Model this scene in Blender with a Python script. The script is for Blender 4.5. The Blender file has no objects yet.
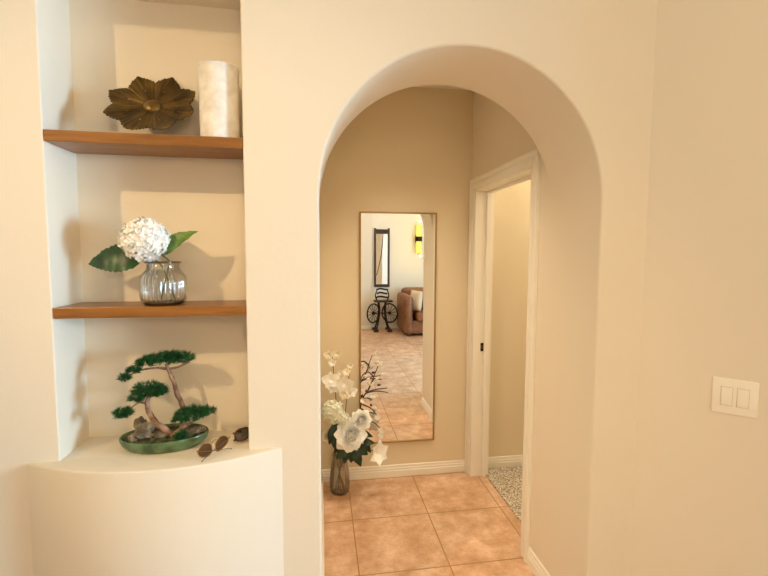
import bpy, bmesh, math, random
from mathutils import Vector, Matrix, noise
from mathutils.geometry import tessellate_polygon
PI = math.pi
rnd = random.Random(7)
sc = bpy.context.scene
COL = sc.collection

# ------------------------------------------------------------------ camera
F, PX, PY = 429.16, 385.74, 284.61
YAW, PIT, ROL = 0.152939, 0.073353, -0.004416
H = 1.62
cy, sy, cp, sp = math.cos(YAW), math.sin(YAW), math.cos(PIT), math.sin(PIT)
fwd = Vector((sy*cp, cy*cp, -sp)); right = Vector((cy, -sy, 0)); down = fwd.cross(right)
cr, sr = math.cos(ROL), math.sin(ROL)
right, down = right*cr + down*sr, down*cr - right*sr
cam_d = bpy.data.cameras.new('camera'); cam = bpy.data.objects.new('camera', cam_d); COL.objects.link(cam)
m = Matrix.Identity(4)
for i in range(3):
    m[i][0] = right[i]; m[i][1] = -down[i]; m[i][2] = -fwd[i]
m[2][3] = H
cam.matrix_world = m
cam_d.sensor_width = 36.0; cam_d.lens = F/768*36
cam_d.shift_x = -(PX-384)/768; cam_d.shift_y = (PY-288)/768
cam_d.clip_start = 0.02
sc.camera = cam

def ray(x, y): return right*((x-PX)/F) + down*((y-PY)/F) + fwd
def at(x, y, Y):
    v = ray(x, y); t = Y/v.y
    return Vector((v.x*t, Y, H+v.z*t))
def on(x, y, z):
    v = ray(x, y); t = (z-H)/v.z
    return Vector((v.x*t, v.y*t, z))

# ------------------------------------------------------------------ measures
LIGHT = dict(can0=118, fillcan1=14, fillcan2=20, globefill=40, sconce=4, win=370, winr=125, fillwinl=3, hallfill=21, room=25, sky=.6, glow=1)
YF, YR, YN, YB = 1.525, 1.89, 1.71, 2.975      # front wall, its rear, niche back, hall back wall
AX0, AX1, AZ = 0.0, 1.077, 1.822            # arch
AC, AR = (AX0+AX1)/2, (AX1-AX0)/2
NX0, NX1, NZ0, NZ1 = -0.856, -0.252, 0.927, 2.51
CX = 1.272                                      # corner of front wall and angled wall
XH = 1.077                                      # hall right wall
CEIL = 3.65
YW = -3.14                                      # wall behind the camera
XL, XR = -3.6, 4.0
DX, DY = 1.9, YF-(1.9-CX)                       # outer end of the angled wall

# ------------------------------------------------------------------ materials
def mat(name):
    mt = bpy.data.materials.new(name); mt.use_nodes = True
    nt = mt.node_tree; b = nt.nodes['Principled BSDF']
    return mt, nt, b
def simple(name, col, rough=.5, metal=0, var=0.0, scale=20, bump=0, bscale=60, spec=.5, var_col=None, detail=4):
    mt, nt, b = mat(name)
    b.inputs['Roughness'].default_value = rough; b.inputs['Metallic'].default_value = metal
    b.inputs['Specular IOR Level'].default_value = spec
    tc = nt.nodes.new('ShaderNodeTexCoord')
    if var or var_col:
        n = nt.nodes.new('ShaderNodeTexNoise'); n.inputs['Scale'].default_value = scale; n.inputs['Detail'].default_value = detail
        nt.links.new(tc.outputs['Object'], n.inputs['Vector'])
        r = nt.nodes.new('ShaderNodeValToRGB'); nt.links.new(n.outputs['Fac'], r.inputs['Fac'])
        c2 = var_col or tuple(min(1, c*(1+var)) for c in col); c1 = col if var_col else tuple(c*(1-var) for c in col)
        r.color_ramp.elements[0].position = .35; r.color_ramp.elements[1].position = .65
        r.color_ramp.elements[0].color = (*c1, 1); r.color_ramp.elements[1].color = (*c2, 1)
        nt.links.new(r.outputs['Color'], b.inputs['Base Color'])
    else:
        b.inputs['Base Color'].default_value = (*col, 1)
    if bump:
        n2 = nt.nodes.new('ShaderNodeTexNoise'); n2.inputs['Scale'].default_value = bscale; n2.inputs['Detail'].default_value = 3
        nt.links.new(tc.outputs['Object'], n2.inputs['Vector'])
        bp = nt.nodes.new('ShaderNodeBump'); bp.inputs['Strength'].default_value = bump; bp.inputs['Distance'].default_value = .004
        nt.links.new(n2.outputs['Fac'], bp.inputs['Height']); nt.links.new(bp.outputs['Normal'], b.inputs['Normal'])
    return mt

def tile_mat():
    mt, nt, b = mat('terracotta_tile')
    N = nt.nodes.new; L = nt.links.new
    tc = N('ShaderNodeTexCoord'); mp = N('ShaderNodeMapping'); L(tc.outputs['Object'], mp.inputs['Vector'])
    px, py = .4715, .4545
    mp.inputs['Location'].default_value = (-.187+px*20, -2.041+py*20, 0)
    br = N('ShaderNodeTexBrick'); br.offset = 0; br.squash = 1
    br.inputs['Scale'].default_value = 1; br.inputs['Brick Width'].default_value = px; br.inputs['Row Height'].default_value = py
    br.inputs['Mortar Size'].default_value = .0038; br.inputs['Mortar Smooth'].default_value = .25; br.inputs['Bias'].default_value = 0
    br.inputs['Color1'].default_value = (.0, .0, .0, 1); br.inputs['Color2'].default_value = (1, 1, 1, 1)
    L(mp.outputs['Vector'], br.inputs['Vector'])
    n = N('ShaderNodeTexNoise'); n.inputs['Scale'].default_value = 6.5; n.inputs['Detail'].default_value = 10; n.inputs['Roughness'].default_value = .74
    L(tc.outputs['Object'], n.inputs['Vector'])
    r = N('ShaderNodeValToRGB'); L(n.outputs['Fac'], r.inputs['Fac'])
    e = r.color_ramp.elements
    e[0].position = .34; e[0].color = (.50, .275, .15, 1)
    e[1].position = .66; e[1].color = (.86, .61, .45, 1)
    k = e.new(.5); k.color = (.67, .41, .245, 1)
    mix0 = N('ShaderNodeMixRGB'); mix0.blend_type = 'MULTIPLY'; mix0.inputs['Fac'].default_value = .14
    L(r.outputs['Color'], mix0.inputs['Color1']); L(br.outputs['Color'], mix0.inputs['Color2'])
    mix = N('ShaderNodeMixRGB'); L(br.outputs['Fac'], mix.inputs['Fac']); L(mix0.outputs['Color'], mix.inputs['Color1'])
    mix.inputs['Color2'].default_value = (.36, .20, .075, 1)
    L(mix.outputs['Color'], b.inputs['Base Color'])
    b.inputs['Roughness'].default_value = .42
    bp = N('ShaderNodeBump'); bp.inputs['Strength'].default_value = .5; bp.inputs['Distance'].default_value = .004; bp.invert = True
    L(br.outputs['Fac'], bp.inputs['Height']); L(bp.outputs['Normal'], b.inputs['Normal'])
    return mt

def wood_mat(name, c1, c2, rough=.35):
    mt, nt, b = mat(name); N = nt.nodes.new; L = nt.links.new
    tc = N('ShaderNodeTexCoord'); mp = N('ShaderNodeMapping'); mp.inputs['Scale'].default_value = (2.2, 26, 26)
    L(tc.outputs['Object'], mp.inputs['Vector'])
    n = N('ShaderNodeTexNoise'); n.inputs['Scale'].default_value = 1.6; n.inputs['Detail'].default_value = 7; n.inputs['Roughness'].default_value = .6; n.inputs['Distortion'].default_value = LIGHT['sky']
    L(mp.outputs['Vector'], n.inputs['Vector'])
    r = N('ShaderNodeValToRGB'); L(n.outputs['Fac'], r.inputs['Fac'])
    r.color_ramp.elements[0].position = .3; r.color_ramp.elements[1].position = .7
    r.color_ramp.elements[0].color = (*c1, 1); r.color_ramp.elements[1].color = (*c2, 1)
    L(r.outputs['Color'], b.inputs['Base Color']); b.inputs['Roughness'].default_value = rough
    return mt

def glass_mat(name, tint, gl_tint=(1, 1, 1), fac=.12, rough=.03):
    mt = bpy.data.materials.new(name); mt.use_nodes = True; nt = mt.node_tree; nt.nodes.clear()
    N = nt.nodes.new; L = nt.links.new
    out = N('ShaderNodeOutputMaterial'); tr = N('ShaderNodeBsdfTransparent'); tr.inputs['Color'].default_value = (*tint, 1)
    g = N('ShaderNodeBsdfGlossy'); g.inputs['Roughness'].default_value = rough; g.inputs['Color'].default_value = (*gl_tint, 1)
    lw = N('ShaderNodeLayerWeight'); lw.inputs['Blend'].default_value = .35
    ml = N('ShaderNodeMath'); ml.operation = 'MULTIPLY_ADD'; ml.inputs[1].default_value = .75; ml.inputs[2].default_value = fac*.5
    L(lw.outputs['Fresnel'], ml.inputs[0])
    mx = N('ShaderNodeMixShader'); L(ml.outputs[0], mx.inputs['Fac']); L(tr.outputs[0], mx.inputs[1]); L(g.outputs[0], mx.inputs[2])
    L(mx.outputs[0], out.inputs['Surface'])
    return mt

def emit_mat(name, col, strength):
    mt = bpy.data.materials.new(name); mt.use_nodes = True; nt = mt.node_tree; nt.nodes.clear()
    out = nt.nodes.new('ShaderNodeOutputMaterial'); e = nt.nodes.new('ShaderNodeEmission')
    e.inputs['Color'].default_value = (*col, 1); e.inputs['Strength'].default_value = strength
    nt.links.new(e.outputs[0], out.inputs['Surface']); return mt

def bronze_mat():
    return simple('aged_bronze', (.055, .030, .004), .42, .65, scale=14, var_col=(.17, .095, .016), bump=.3, bscale=70)

M = dict(
    paint=simple('cream_paint', (.82, .735, .60), .75, bump=.10, bscale=55, spec=.25),
    hallshade=simple('hall_shade_paint', (.80, .69, .50), .75, bump=.10, bscale=55, spec=.25),  # cream paint deepened: the hall's dim warm bounce light put into the colour
    ceiling=simple('ceiling_paint', (.84, .79, .68), .9),
    trim=simple('white_trim_paint', (.90, .85, .75), .4, spec=.4),
    tile=tile_mat(),
    carpet=simple('speckled_carpet', (.20, .15, .10), .95, scale=95, var_col=(.80, .71, .57), bump=1.0, bscale=110, spec=.1, detail=2),
    shelf=wood_mat('walnut_stain', (.17, .060, .010), (.36, .145, .026), .3),
    bronze=bronze_mat(),
    boss=simple('polished_brass_boss', (.20, .12, .035), .35, .9, var=.25, scale=25),
    whitewash=simple('whitewashed_ceramic', (.74, .67, .58), .6, scale=22, var_col=(.90, .87, .81), bump=.5, bscale=45, detail=6),
    glass=glass_mat('clear_ribbed_glass', (.97, .97, .95), fac=.06),
    rimglass=glass_mat('amber_rim_glass', (.42, .30, .17), fac=.25),
    smoke=glass_mat('smoky_glass', (.86, .84, .79), fac=.10),
    petal=simple('white_petal', (.95, .935, .89), .6, spec=.2, var=.05, scale=40),
    petal_g=simple('greenish_white_petal', (.90, .90, .76), .6, spec=.2, var=.06, scale=40),
    petal_c=simple('cream_petal', (.90, .83, .66), .6, spec=.2, var=.05, scale=40),
    leaf=simple('hydrangea_leaf', (.012, .060, .010), .40, var=.5, scale=22),
    leaf2=simple('pale_green_leaf', (.10, .20, .025), .45, var=.3, scale=30),
    leafd=simple('dark_bouquet_leaf', (.012, .038, .013), .35, var=.4, scale=30),
    stem=simple('green_stem', (.10, .14, .035), .5),
    twig=simple('brown_twig', (.075, .035, .018), .7),
    bark=simple('pinkish_bark', (.19, .09, .055), .8, scale=45, var_col=(.46, .29, .19), bump=.8, bscale=70),
    needle=simple('juniper_needle', (.014, .10, .022), .5, var=.6, scale=60),
    rock=simple('grey_rock', (.07, .05, .03), .9, scale=18, var_col=(.40, .33, .22), bump=1, bscale=60),
    soil=simple('mossy_soil', (.018, .018, .006), .95, scale=50, var_col=(.10, .10, .025), bump=1, bscale=90),
    pot=simple('celadon_glaze', (.05, .095, .04), .16, scale=20, var_col=(.15, .24, .11)),
    gold=simple('gold_metal', (.55, .36, .12), .3, .9),
    goldframe=simple('antique_gold_frame', (.40, .25, .08), .4, .6),
    lens=simple('brown_lens', (.11, .042, .012), .18, var=.25, scale=30, spec=.35),
    tort=simple('dark_tortoise', (.012, .006, .003), .4, scale=90, var_col=(.14, .05, .012)),
    dlens=glass_mat('dark_lens', (.03, .02, .015), fac=.2),
    plastic=simple('almond_plastic', (.94, .88, .76), .35),
    gap=simple('switch_gap_shadow_plastic', (.62, .50, .34), .6),
    bronze_hw=simple('oil_rubbed_bronze', (.03, .018, .008), .4, .8),
    darkwood=wood_mat('dark_stained_wood', (.022, .010, .005), (.07, .028, .012), .4),
    iron=simple('dark_brown_iron', (.03, .015, .009), .5, .5, var=.4, scale=30),
    leather=simple('brown_leather', (.24, .095, .035), .42, var=.3, scale=9, bump=.2, bscale=40),
    pillow_l=simple('cream_pillow_fabric', (.80, .68, .52), .9, bump=.2, bscale=200),
    pillow_d=simple('dark_pillow_fabric', (.025, .015, .012), .9, bump=.2, bscale=200),
    lampglow=emit_mat('lamp_glass_glow', (1.0, .80, .16), 1.5*LIGHT['glow']),
    canglow=emit_mat('downlight_glow', (1.0, .80, .52), 12*LIGHT['glow']),
)
mm = bpy.data.materials.new('mirror_silver'); mm.use_nodes = True
b_ = mm.node_tree.nodes['Principled BSDF']; b_.inputs['Metallic'].default_value = 1; b_.inputs['Roughness'].default_value = .0
b_.inputs['Base Color'].default_value = (.93, .93, .91, 1); M['mirror'] = mm

# ------------------------------------------------------------------ mesh helpers
def obj(name, bm, material, parent=None, smooth=True, label=None, recalc=True, local=False):
    """link a bmesh as ONE object; vertices given in world space unless local"""
    if recalc: bmesh.ops.recalc_face_normals(bm, faces=bm.faces[:])
    me = bpy.data.meshes.new(name)
    if smooth:
        for f in bm.faces: f.smooth = True
    if parent is not None and not local:
        p = parent; off = Vector((0, 0, 0)); chain = Matrix.Identity(4)
        while p is not None:
            chain = p.matrix_basis @ chain; p = p.parent
        bm.transform(chain.inverted())
    bm.to_mesh(me); bm.free()
    ms = material if isinstance(material, (list, tuple)) else [material]
    for q in ms: me.materials.append(q)
    if smooth: me.set_sharp_from_angle(angle=math.radians(38))
    o = bpy.data.objects.new(name, me); COL.objects.link(o)
    if parent is not None: o.parent = parent
    if label: o['label'] = label
    return o
def tag(o, label, cat, group=None):
    o['label'] = label; o['category'] = cat
    if group: o['group'] = group
    return o
def thing(name, label, cat, loc=(0, 0, 0), rotz=0, group=None):
    o = bpy.data.objects.new(name, None); COL.objects.link(o); o.empty_display_size = .05
    o.location = loc; o.rotation_euler = (0, 0, rotz)
    return tag(o, label, cat, group)
def struct(name, bm, material, parent=None, smooth=False):
    o = obj(name, bm, material, parent, smooth)
    if parent is None: o['kind'] = 'structure'
    return o

def box(bm, x0, x1, y0, y1, z0, z1, bev=0, mtx=None, seg=2):
    g = bmesh.ops.create_cube(bm, size=1)
    vs = g['verts']
    for v in vs:
        v.co = Vector((x0+(v.co.x+.5)*(x1-x0), y0+(v.co.y+.5)*(y1-y0), z0+(v.co.z+.5)*(z1-z0)))
    if bev:
        es = list({e for v in vs for e in v.link_edges})
        r = bmesh.ops.bevel(bm, geom=es, offset=bev, segments=seg, profile=.5, affect='EDGES')
        vs = list({v for f in r['faces'] for v in f.verts} | {v for v in vs if v.is_valid})
    if mtx is not None:
        allv = set(vs)
        for v in list(vs):
            for f in v.link_faces: allv.update(f.verts)
        for v in allv: v.co = mtx @ v.co
    return bm
def quad(bm, a, b, c, d):
    bm.faces.new([bm.verts.new(p) for p in (a, b, c, d)])
def catmull(pts, n=6):
    out = []
    P = [pts[0]] + list(pts) + [pts[-1]]
    for i in range(1, len(P)-2):
        for k in range(n):
            t = k/n; p0, p1, p2, p3 = P[i-1], P[i], P[i+1], P[i+2]
            out.append(tuple(.5*((2*p1[j]) + (-p0[j]+p2[j])*t + (2*p0[j]-5*p1[j]+4*p2[j]-p3[j])*t*t + (-p0[j]+3*p1[j]-3*p2[j]+p3[j])*t**3) for j in range(len(p1))))
    out.append(tuple(pts[-1])); return out
def tube(bm, pts, seg=8, wob=0.0, closed=False, sm=6):
    """pts: (x,y,z,r)"""
    P = catmull(pts, sm) if (len(pts) > 2 and sm > 1 and not closed) else list(pts)
    rings = []; n = len(P); prev = None
    for i, p in enumerate(P):
        if closed: a, c = Vector(P[(i-1) % n][:3]), Vector(P[(i+1) % n][:3])
        else: a, c = Vector(P[max(0, i-1)][:3]), Vector(P[min(n-1, i+1)][:3])
        t = (c-a).normalized()
        if prev is None: u = t.orthogonal().normalized()
        else:
            u = (prev - t*prev.dot(t))
            u = u.normalized() if u.length > 1e-6 else t.orthogonal().normalized()
        prev = u; w = t.cross(u)
        ring = []
        for k in range(seg):
            an = 2*PI*k/seg; rr = p[3]*(1 + (wob*noise.noise(Vector((p[0]*60+k, p[1]*60, p[2]*60))) if wob else 0))
            ring.append(bm.verts.new(Vector(p[:3]) + (u*math.cos(an)+w*math.sin(an))*rr))
        rings.append(ring)
    rng = range(n) if closed else range(n-1)
    for i in rng:
        A, B = rings[i], rings[(i+1) % n]
        for k in range(seg):
            bm.faces.new((A[k], A[(k+1) % seg], B[(k+1) % seg], B[k]))
    if not closed:
        bm.faces.new(rings[0][::-1]); bm.faces.new(rings[-1])
    return bm
def lathe(bm, prof, cx, cy_, z0, seg=48, sx=1, sy_=1, mod=None, cap0=False, cap1=False):
    """prof: (r, z); mod(angle, r, z) multiplies r"""
    rings = []
    for (r, z) in prof:
        ring = []
        for k in range(seg):
            a = 2*PI*k/seg; rr = r*(mod(a, r, z) if mod else 1)
            ring.append(bm.verts.new((cx+rr*math.cos(a)*sx, cy_+rr*math.sin(a)*sy_, z0+z)))
        rings.append(ring)
    for i in range(len(rings)-1):
        A, B = rings[i], rings[i+1]
        for k in range(seg): bm.faces.new((A[k], A[(k+1) % seg], B[(k+1) % seg], B[k]))
    if cap0: bm.faces.new(rings[0][::-1])
    if cap1: bm.faces.new(rings[-1])
    return bm
def basis(axis, up=Vector((0, 0, 1))):
    a = Vector(axis).normalized(); u = up - a*up.dot(a)
    if u.length < 1e-4: u = a.orthogonal()
    u.normalize(); return a.cross(u)*-1, u, a     # x, y, z(axis)
def blob(bm, c, rx, ry, rz, sub=3, amp=.2, freq=6, seed=0):
    g = bmesh.ops.create_icosphere(bm, subdivisions=sub, radius=1)
    for v in g['verts']:
        d = v.co.normalized(); k = 1 + amp*noise.fractal(d*freq*.3+Vector((seed, seed*.7, 0)), 1, 2, 3)
        v.co = Vector((c[0]+d.x*rx*k, c[1]+d.y*ry*k, c[2]+d.z*rz*k))
    return bm
def leaf_mesh(bm, base, tip, normal, width, curl=.12, serr=0.0, n=14, fold=.18):
    base, tip, normal = Vector(base), Vector(tip), Vector(normal).normalized()
    d = tip-base; L = d.length; d.normalize(); s = d.cross(normal).normalized(); nn = s.cross(d).normalized()
    rows = []
    for i in range(n+1):
        t = i/n
        w = width*(math.sin(PI*min(1, t**.72))**.85)*(1-.25*t)
        if i == n: w = 0
        if serr and 0 < i < n: w *= 1 + (serr if i % 2 else -serr)
        c = base + d*L*t + nn*(curl*L*math.sin(PI*t))
        row = []
        for k in (-1, -.5, 0, .5, 1):
            row.append(bm.verts.new(c + s*w*k + nn*(abs(k)*w*fold) + nn*(.012*L*math.sin(9*t*PI+abs(k)*2))*abs(k)))
        rows.append(row)
    for i in range(n):
        for k in range(4):
            bm.faces.new((rows[i][k], rows[i][k+1], rows[i+1][k+1], rows[i+1][k]))
    return bm
def petal(bm, c, ax, ang, tilt, length, width, cup=.35, r0=0.0, n=5, pointed=0.0):
    X, Y, Z = basis(ax)
    o = X*math.cos(ang)+Y*math.sin(ang); s = Z.cross(o)
    rows = []
    for i in range(n+1):
        t = i/n
        a = tilt - cup*(1-t)*1.2 + cup*t*.8*(-1)
        # walk outwards with a changing slope: cupped petal
        hgt = length*(math.cos(tilt)*t + cup*.35*math.sin(PI*t)*math.sin(tilt))
        out = length*(math.sin(tilt)*t + cup*.35*math.sin(PI*t)*math.cos(tilt)) + r0
        w = width*(math.sin(PI*(.12+.80*t)))
        if pointed: w *= (1-t**3*pointed)
        row = []
        for k in (-1, -.5, 0, .5, 1):
            e = (1-abs(k)**2)*.06*length*t
            row.append(bm.verts.new(Vector(c)+o*(out+e*math.sin(tilt)-abs(k)**2*w*cup*.5*math.cos(tilt)) + Z*(hgt+e*math.cos(tilt)+abs(k)**2*w*cup*.5*math.sin(tilt)) + s*w*k))
        rows.append(row)
    for i in range(n):
        for k in range(4): bm.faces.new((rows[i][k], rows[i][k+1], rows[i+1][k+1], rows[i+1][k]))
def rose(bm, c, ax, R, rg):
    c = Vector(c)
    for cnt, tl, ln, wd in ((8, 1.42, 1.0, .50), (7, 1.15, .98, .50), (7, .86, .92, .46), (6, .60, .86, .42), (6, .38, .80, .36), (5, .18, .74, .28), (4, -.05, .68, .22)):
        o = rg.random()*6
        for k in range(cnt):
            petal(bm, c, ax, o+2*PI*k/cnt+rg.uniform(-.15, .15), tl+rg.uniform(-.12, .12), R*ln*rg.uniform(.92, 1.06), R*wd, cup=.5, r0=R*.03)
def floret(bm, c, ax, s, rg):
    X, Y, Z = basis(ax); o = rg.random()*6
    for k in range(4):
        a = o+k*PI/2; d = X*math.cos(a)+Y*math.sin(a); t = Z.cross(d); lift = rg.uniform(.15, .5)
        p = [Vector(c), Vector(c)+d*s*.5+t*s*.46+Z*s*lift*.5, Vector(c)+d*s*1.0+t*s*.22+Z*s*lift, Vector(c)+d*s*1.0-t*s*.22+Z*s*lift, Vector(c)+d*s*.5-t*s*.46+Z*s*lift*.5]
        bm.faces.new([bm.verts.new(q) for q in p])
def hydrangea_head(bm, c, R, rg, n=190, fs=.30, sq=(1, 1, 1)):
    c = Vector(c)
    for i in range(n):
        z = 1-2*(i+.5)/n; ph = i*2.39996; q = math.sqrt(1-z*z)
        d = Vector((q*math.cos(ph), q*math.sin(ph), z)); d = (d+Vector([rg.uniform(-.08, .08) for _ in range(3)])).normalized()
        rr = R*rg.uniform(.86, 1.0)
        p = c + Vector((d.x*rr*sq[0], d.y*rr*sq[1], d.z*rr*sq[2]))
        floret(bm, p, d+Vector([rg.uniform(-.3, .3) for _ in range(3)]), R*fs*rg.uniform(.85, 1.15)*.85, rg)
    g = bmesh.ops.create_icosphere(bm, subdivisions=2, radius=R*.84)
    for v in g['verts']: v.co = c+Vector((v.co.x*sq[0], v.co.y*sq[1], v.co.z*sq[2]))

# ------------------------------------------------------------------ the setting
# front wall with the arch and the niche
def front_wall():
    bm = bmesh.new()
    zt, x0, x1, zb = CEIL, XL, CX+.03, -.02
    RA, RN, NB = .010, .006, 6
    # arch path (point, outward normal into the wall)
    arch = [((AX0, -.02), (-1, 0)), ((AX0, .6), (-1, 0)), ((AX0, 1.2), (-1, 0))]
    for k in range(0, 65):
        a = PI - PI*k/64; arch.append(((AC+AR*math.cos(a), AZ+AR*math.sin(a)), (math.cos(a), math.sin(a))))
    arch += [((AX1, 1.2), (1, 0)), ((AX1, .6), (1, 0)), ((AX1, -.02), (1, 0))]
    d = .7071
    nich = [((NX0, NZ0), (-1, -1)), ((NX0, NZ1), (-1, 1)), ((NX1, NZ1), (1, 1)), ((NX1, NZ0), (1, -1))]
    def ringset(path, r, yend, closed, bot=None):
        rings = []
        for k in range(NB+1):
            a = PI/2*k/NB
            off = r*(1-math.sin(a)); y = YF + r*(1-math.cos(a))
            rings.append([(p[0]+nv[0]*off, y, p[1]+nv[1]*off) for p, nv in path])
        rings.append([(p[0], yend, p[1]) for p, nv in path])
        vr = [[bm.verts.new(q) for q in ring] for ring in rings]
        n = len(path)
        for A, B in zip(vr, vr[1:]):
            for k in range(n if closed else n-1):
                bm.faces.new((A[k], A[(k+1) % n], B[(k+1) % n], B[k]))
        return vr
    va = ringset(arch, RA, YR, False)
    vn = ringset(nich, RN, YN+.001, True)
    # front face
    outer = [Vector((x0, zb, 0)), Vector((x0, zt, 0)), Vector((x1, zt, 0)), Vector((x1, zb, 0))]
    ov = [bm.verts.new((p.x, YF, p.y)) for p in outer]
    loop1 = ov + va[0][::-1]
    poly = [[Vector((v.co.x, v.co.z, 0)) for v in loop1], [Vector((v.co.x, v.co.z, 0)) for v in vn[0]]]
    flat = loop1 + vn[0]
    for t in tessellate_polygon(poly):
        try: bm.faces.new([flat[i] for i in t])
        except ValueError: pass
    # rear face seen from the hall (and in the mirror)
    ob = [bm.verts.new((p.x, YR, p.y)) for p in outer]
    l2 = ob + va[-1][::-1]
    for t in tessellate_polygon([[Vector((v.co.x, v.co.z, 0)) for v in l2]]):
        try: bm.faces.new([l2[i] for i in t])
        except ValueError: pass
    for k in range(3): bm.faces.new((ov[k], ov[k+1], ob[k+1], ob[k]))
    # back of the niche
    bm.faces.new(vn[-1])
    return bm
w = struct('wall_front', front_wall(), M['paint'], smooth=True)

# curved apron below the niche, its flat top is the niche ledge
def apron():
    bm = bmesh.new()
    xa, xb, sag = -.955, -.137, .112
    zt = NZ0
    R = ((xb-xa)**2/4 + sag**2)/(2*sag); xc = (xa+xb)/2; yc = YF - sag + R
    n = 48; prof = []
    for k in range(n+1):
        x = xa + (xb-xa)*k/n
        prof.append((x, min(YF, yc - math.sqrt(max(0, R*R-(x-xc)**2)))))
    r = .007
    rows = []
    for (z, off) in ((-.01, 0), (.4, 0), (zt-r, 0), (zt-r*.5, r*.14), (zt-r*.14, r*.5), (zt, r)):
        row = []
        for (x, y) in prof:
            dx, dy = xc-x, yc-y; l = math.hypot(dx, dy)
            row.append(bm.verts.new((x+dx/l*off, min(y+dy/l*off, YF+.004), z)))
        rows.append(row)
    for A, B in zip(rows, rows[1:]):
        for k in range(n): bm.faces.new((A[k], A[k+1], B[k+1], B[k]))
    bk = [bm.verts.new((v.co.x, YF+.006, zt)) for v in rows[-1]]
    for k in range(n): bm.faces.new((rows[-1][k], rows[-1][k+1], bk[k+1], bk[k]))
    return bm
struct('wall_apron', apron(), M['paint'], smooth=True)

def slab(name, pts, z0, z1, material):
    bm = bmesh.new()
    lo = [bm.verts.new((x, y, z0)) for x, y in pts]; hi = [bm.verts.new((x, y, z1)) for x, y in pts]
    bm.faces.new(lo); bm.faces.new(hi); n = len(pts)
    for k in range(n): bm.faces.new((lo[k], lo[(k+1) % n], hi[(k+1) % n], hi[k]))
    return struct(name, bm, material)
T = .1
slab('floor', [(XL-T, YW-T), (XR+T, YW-T), (XR+T, YF+.3), (1.19, YF+.3), (1.19, YB+T), (XL-T, YB+T)], -.08, 0, M['tile'])
slab('floor_carpet', [(1.19, YF+.3), (3.4, YF+.3), (3.4, YB+.12), (1.19, YB+.12)], -.08, .008, M['carpet'])
slab('ceiling', [(XL-T, YW-T), (XR+T, YW-T), (XR+T, YF+.2), (XL-T, YF+.2)], CEIL, CEIL+.1, M['ceiling'])
slab('ceiling_hall', [(-.3, YR-.02), (3.4, YR-.02), (3.4, YB+.12), (-.3, YB+.12)], 2.76, 2.86, M['ceiling'])
slab('wall_angled', [(CX-.02, YF+.02), (DX, DY), (DX+.07, DY+.07), (CX+.05, YF+.09)], -.02, CEIL, M['paint'])
slab('wall_side', [(DX, DY), (XR+T, DY), (XR+T, DY+.1), (DX+.07, DY+.1)], -.02, CEIL, M['paint'])
LY0, LY1, LZ0, LZ1 = -2.7, -.5, .1, 2.3
bm = bmesh.new()
box(bm, XL-T, XL, YW-T, LY0, -.02, CEIL); box(bm, XL-T, XL, LY1, YF+.05, -.02, CEIL)
box(bm, XL-T, XL, LY0, LY1, -.02, LZ0); box(bm, XL-T, XL, LY0, LY1, LZ1, CEIL)
struct('wall_left', bm, M['paint'])
bm = bmesh.new()
for (a, b2, c, d2) in ((LY0, LY0+.06, LZ0, LZ1), (LY1-.06, LY1, LZ0, LZ1), (LY0, LY1, LZ0, LZ0+.06), (LY0, LY1, LZ1-.06, LZ1), ((LY0+LY1)/2-.03, (LY0+LY1)/2+.03, LZ0, LZ1)):
    box(bm, XL-.08, XL-.02, a, b2, c, d2, .004)
struct('fill_window', bm, M['trim'])  # left window is unseen, added to let in fill light
slab('wall_back', [(XL, YW-T), (XR, YW-T), (XR, YW), (XL, YW)], -.02, CEIL, M['ceiling'])
slab('wall_pier', [(.3, YW-.01), (1.085, YW-.01), (1.085, YW+.10), (.3, YW+.10)], -.02, CEIL, M['paint'])
slab('wall_hall', [(-.25, YB), (3.4, YB), (3.4, YB+.1), (-.25, YB+.1)], -.02, 2.78, M['hallshade'])
slab('wall_hall_left', [(AX0-.1, YR-.01), (AX0, YR-.01), (AX0, YB+.01), (AX0-.1, YB+.01)], -.02, 2.78, M['hallshade'])
# right hall wall with a doorway
OY0, OY1, OZ = 2.076, 2.896, 2.068
bm = bmesh.new()
XW = XH+.118
box(bm, XH, XW, YR, OY0, -.02, 2.78); box(bm, XH, XW, OY1, YB+.01, -.02, 2.78); box(bm, XH, XW, OY0, OY1, OZ, 2.78)
struct('wall_hall_right', bm, M['paint'])
slab('wall_room_far', [(3.3, YR-.1), (3.4, YR-.1), (3.4, YB), (3.3, YB)], -.02, 2.78, M['paint'])
slab('wall_room_near', [(XW, YF+.34), (3.4, YF+.34), (3.4, YF+.44), (XW, YF+.44)], -.02, 2.78, M['paint'])
# right wall of the main room with a window opening
WY0, WY1, WZ0, WZ1 = -.75, .62, .7, 2.3
bm = bmesh.new()
box(bm, XR, XR+T, YW-T, WY0, -.02, CEIL); box(bm, XR, XR+T, WY1, DY+.1, -.02, CEIL)
box(bm, XR, XR+T, WY0, WY1, -.02, WZ0); box(bm, XR, XR+T, WY0, WY1, WZ1, CEIL)
struct('wall_right', bm, M['paint'])
bm = bmesh.new()
for (a, b2, c, d2) in ((WY0, WY0+.05, WZ0, WZ1), (WY1-.05, WY1, WZ0, WZ1), (WY0, WY1, WZ0, WZ0+.05), (WY0, WY1, WZ1-.05, WZ1)):
    box(bm, XR+.02, XR+.08, a, b2, c, d2, .004)
box(bm, XR+.03, XR+.07, (WY0+WY1)/2-.015, (WY0+WY1)/2+.015, WZ0, WZ1, .003)
struct('window_1', bm, M['trim'])

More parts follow.
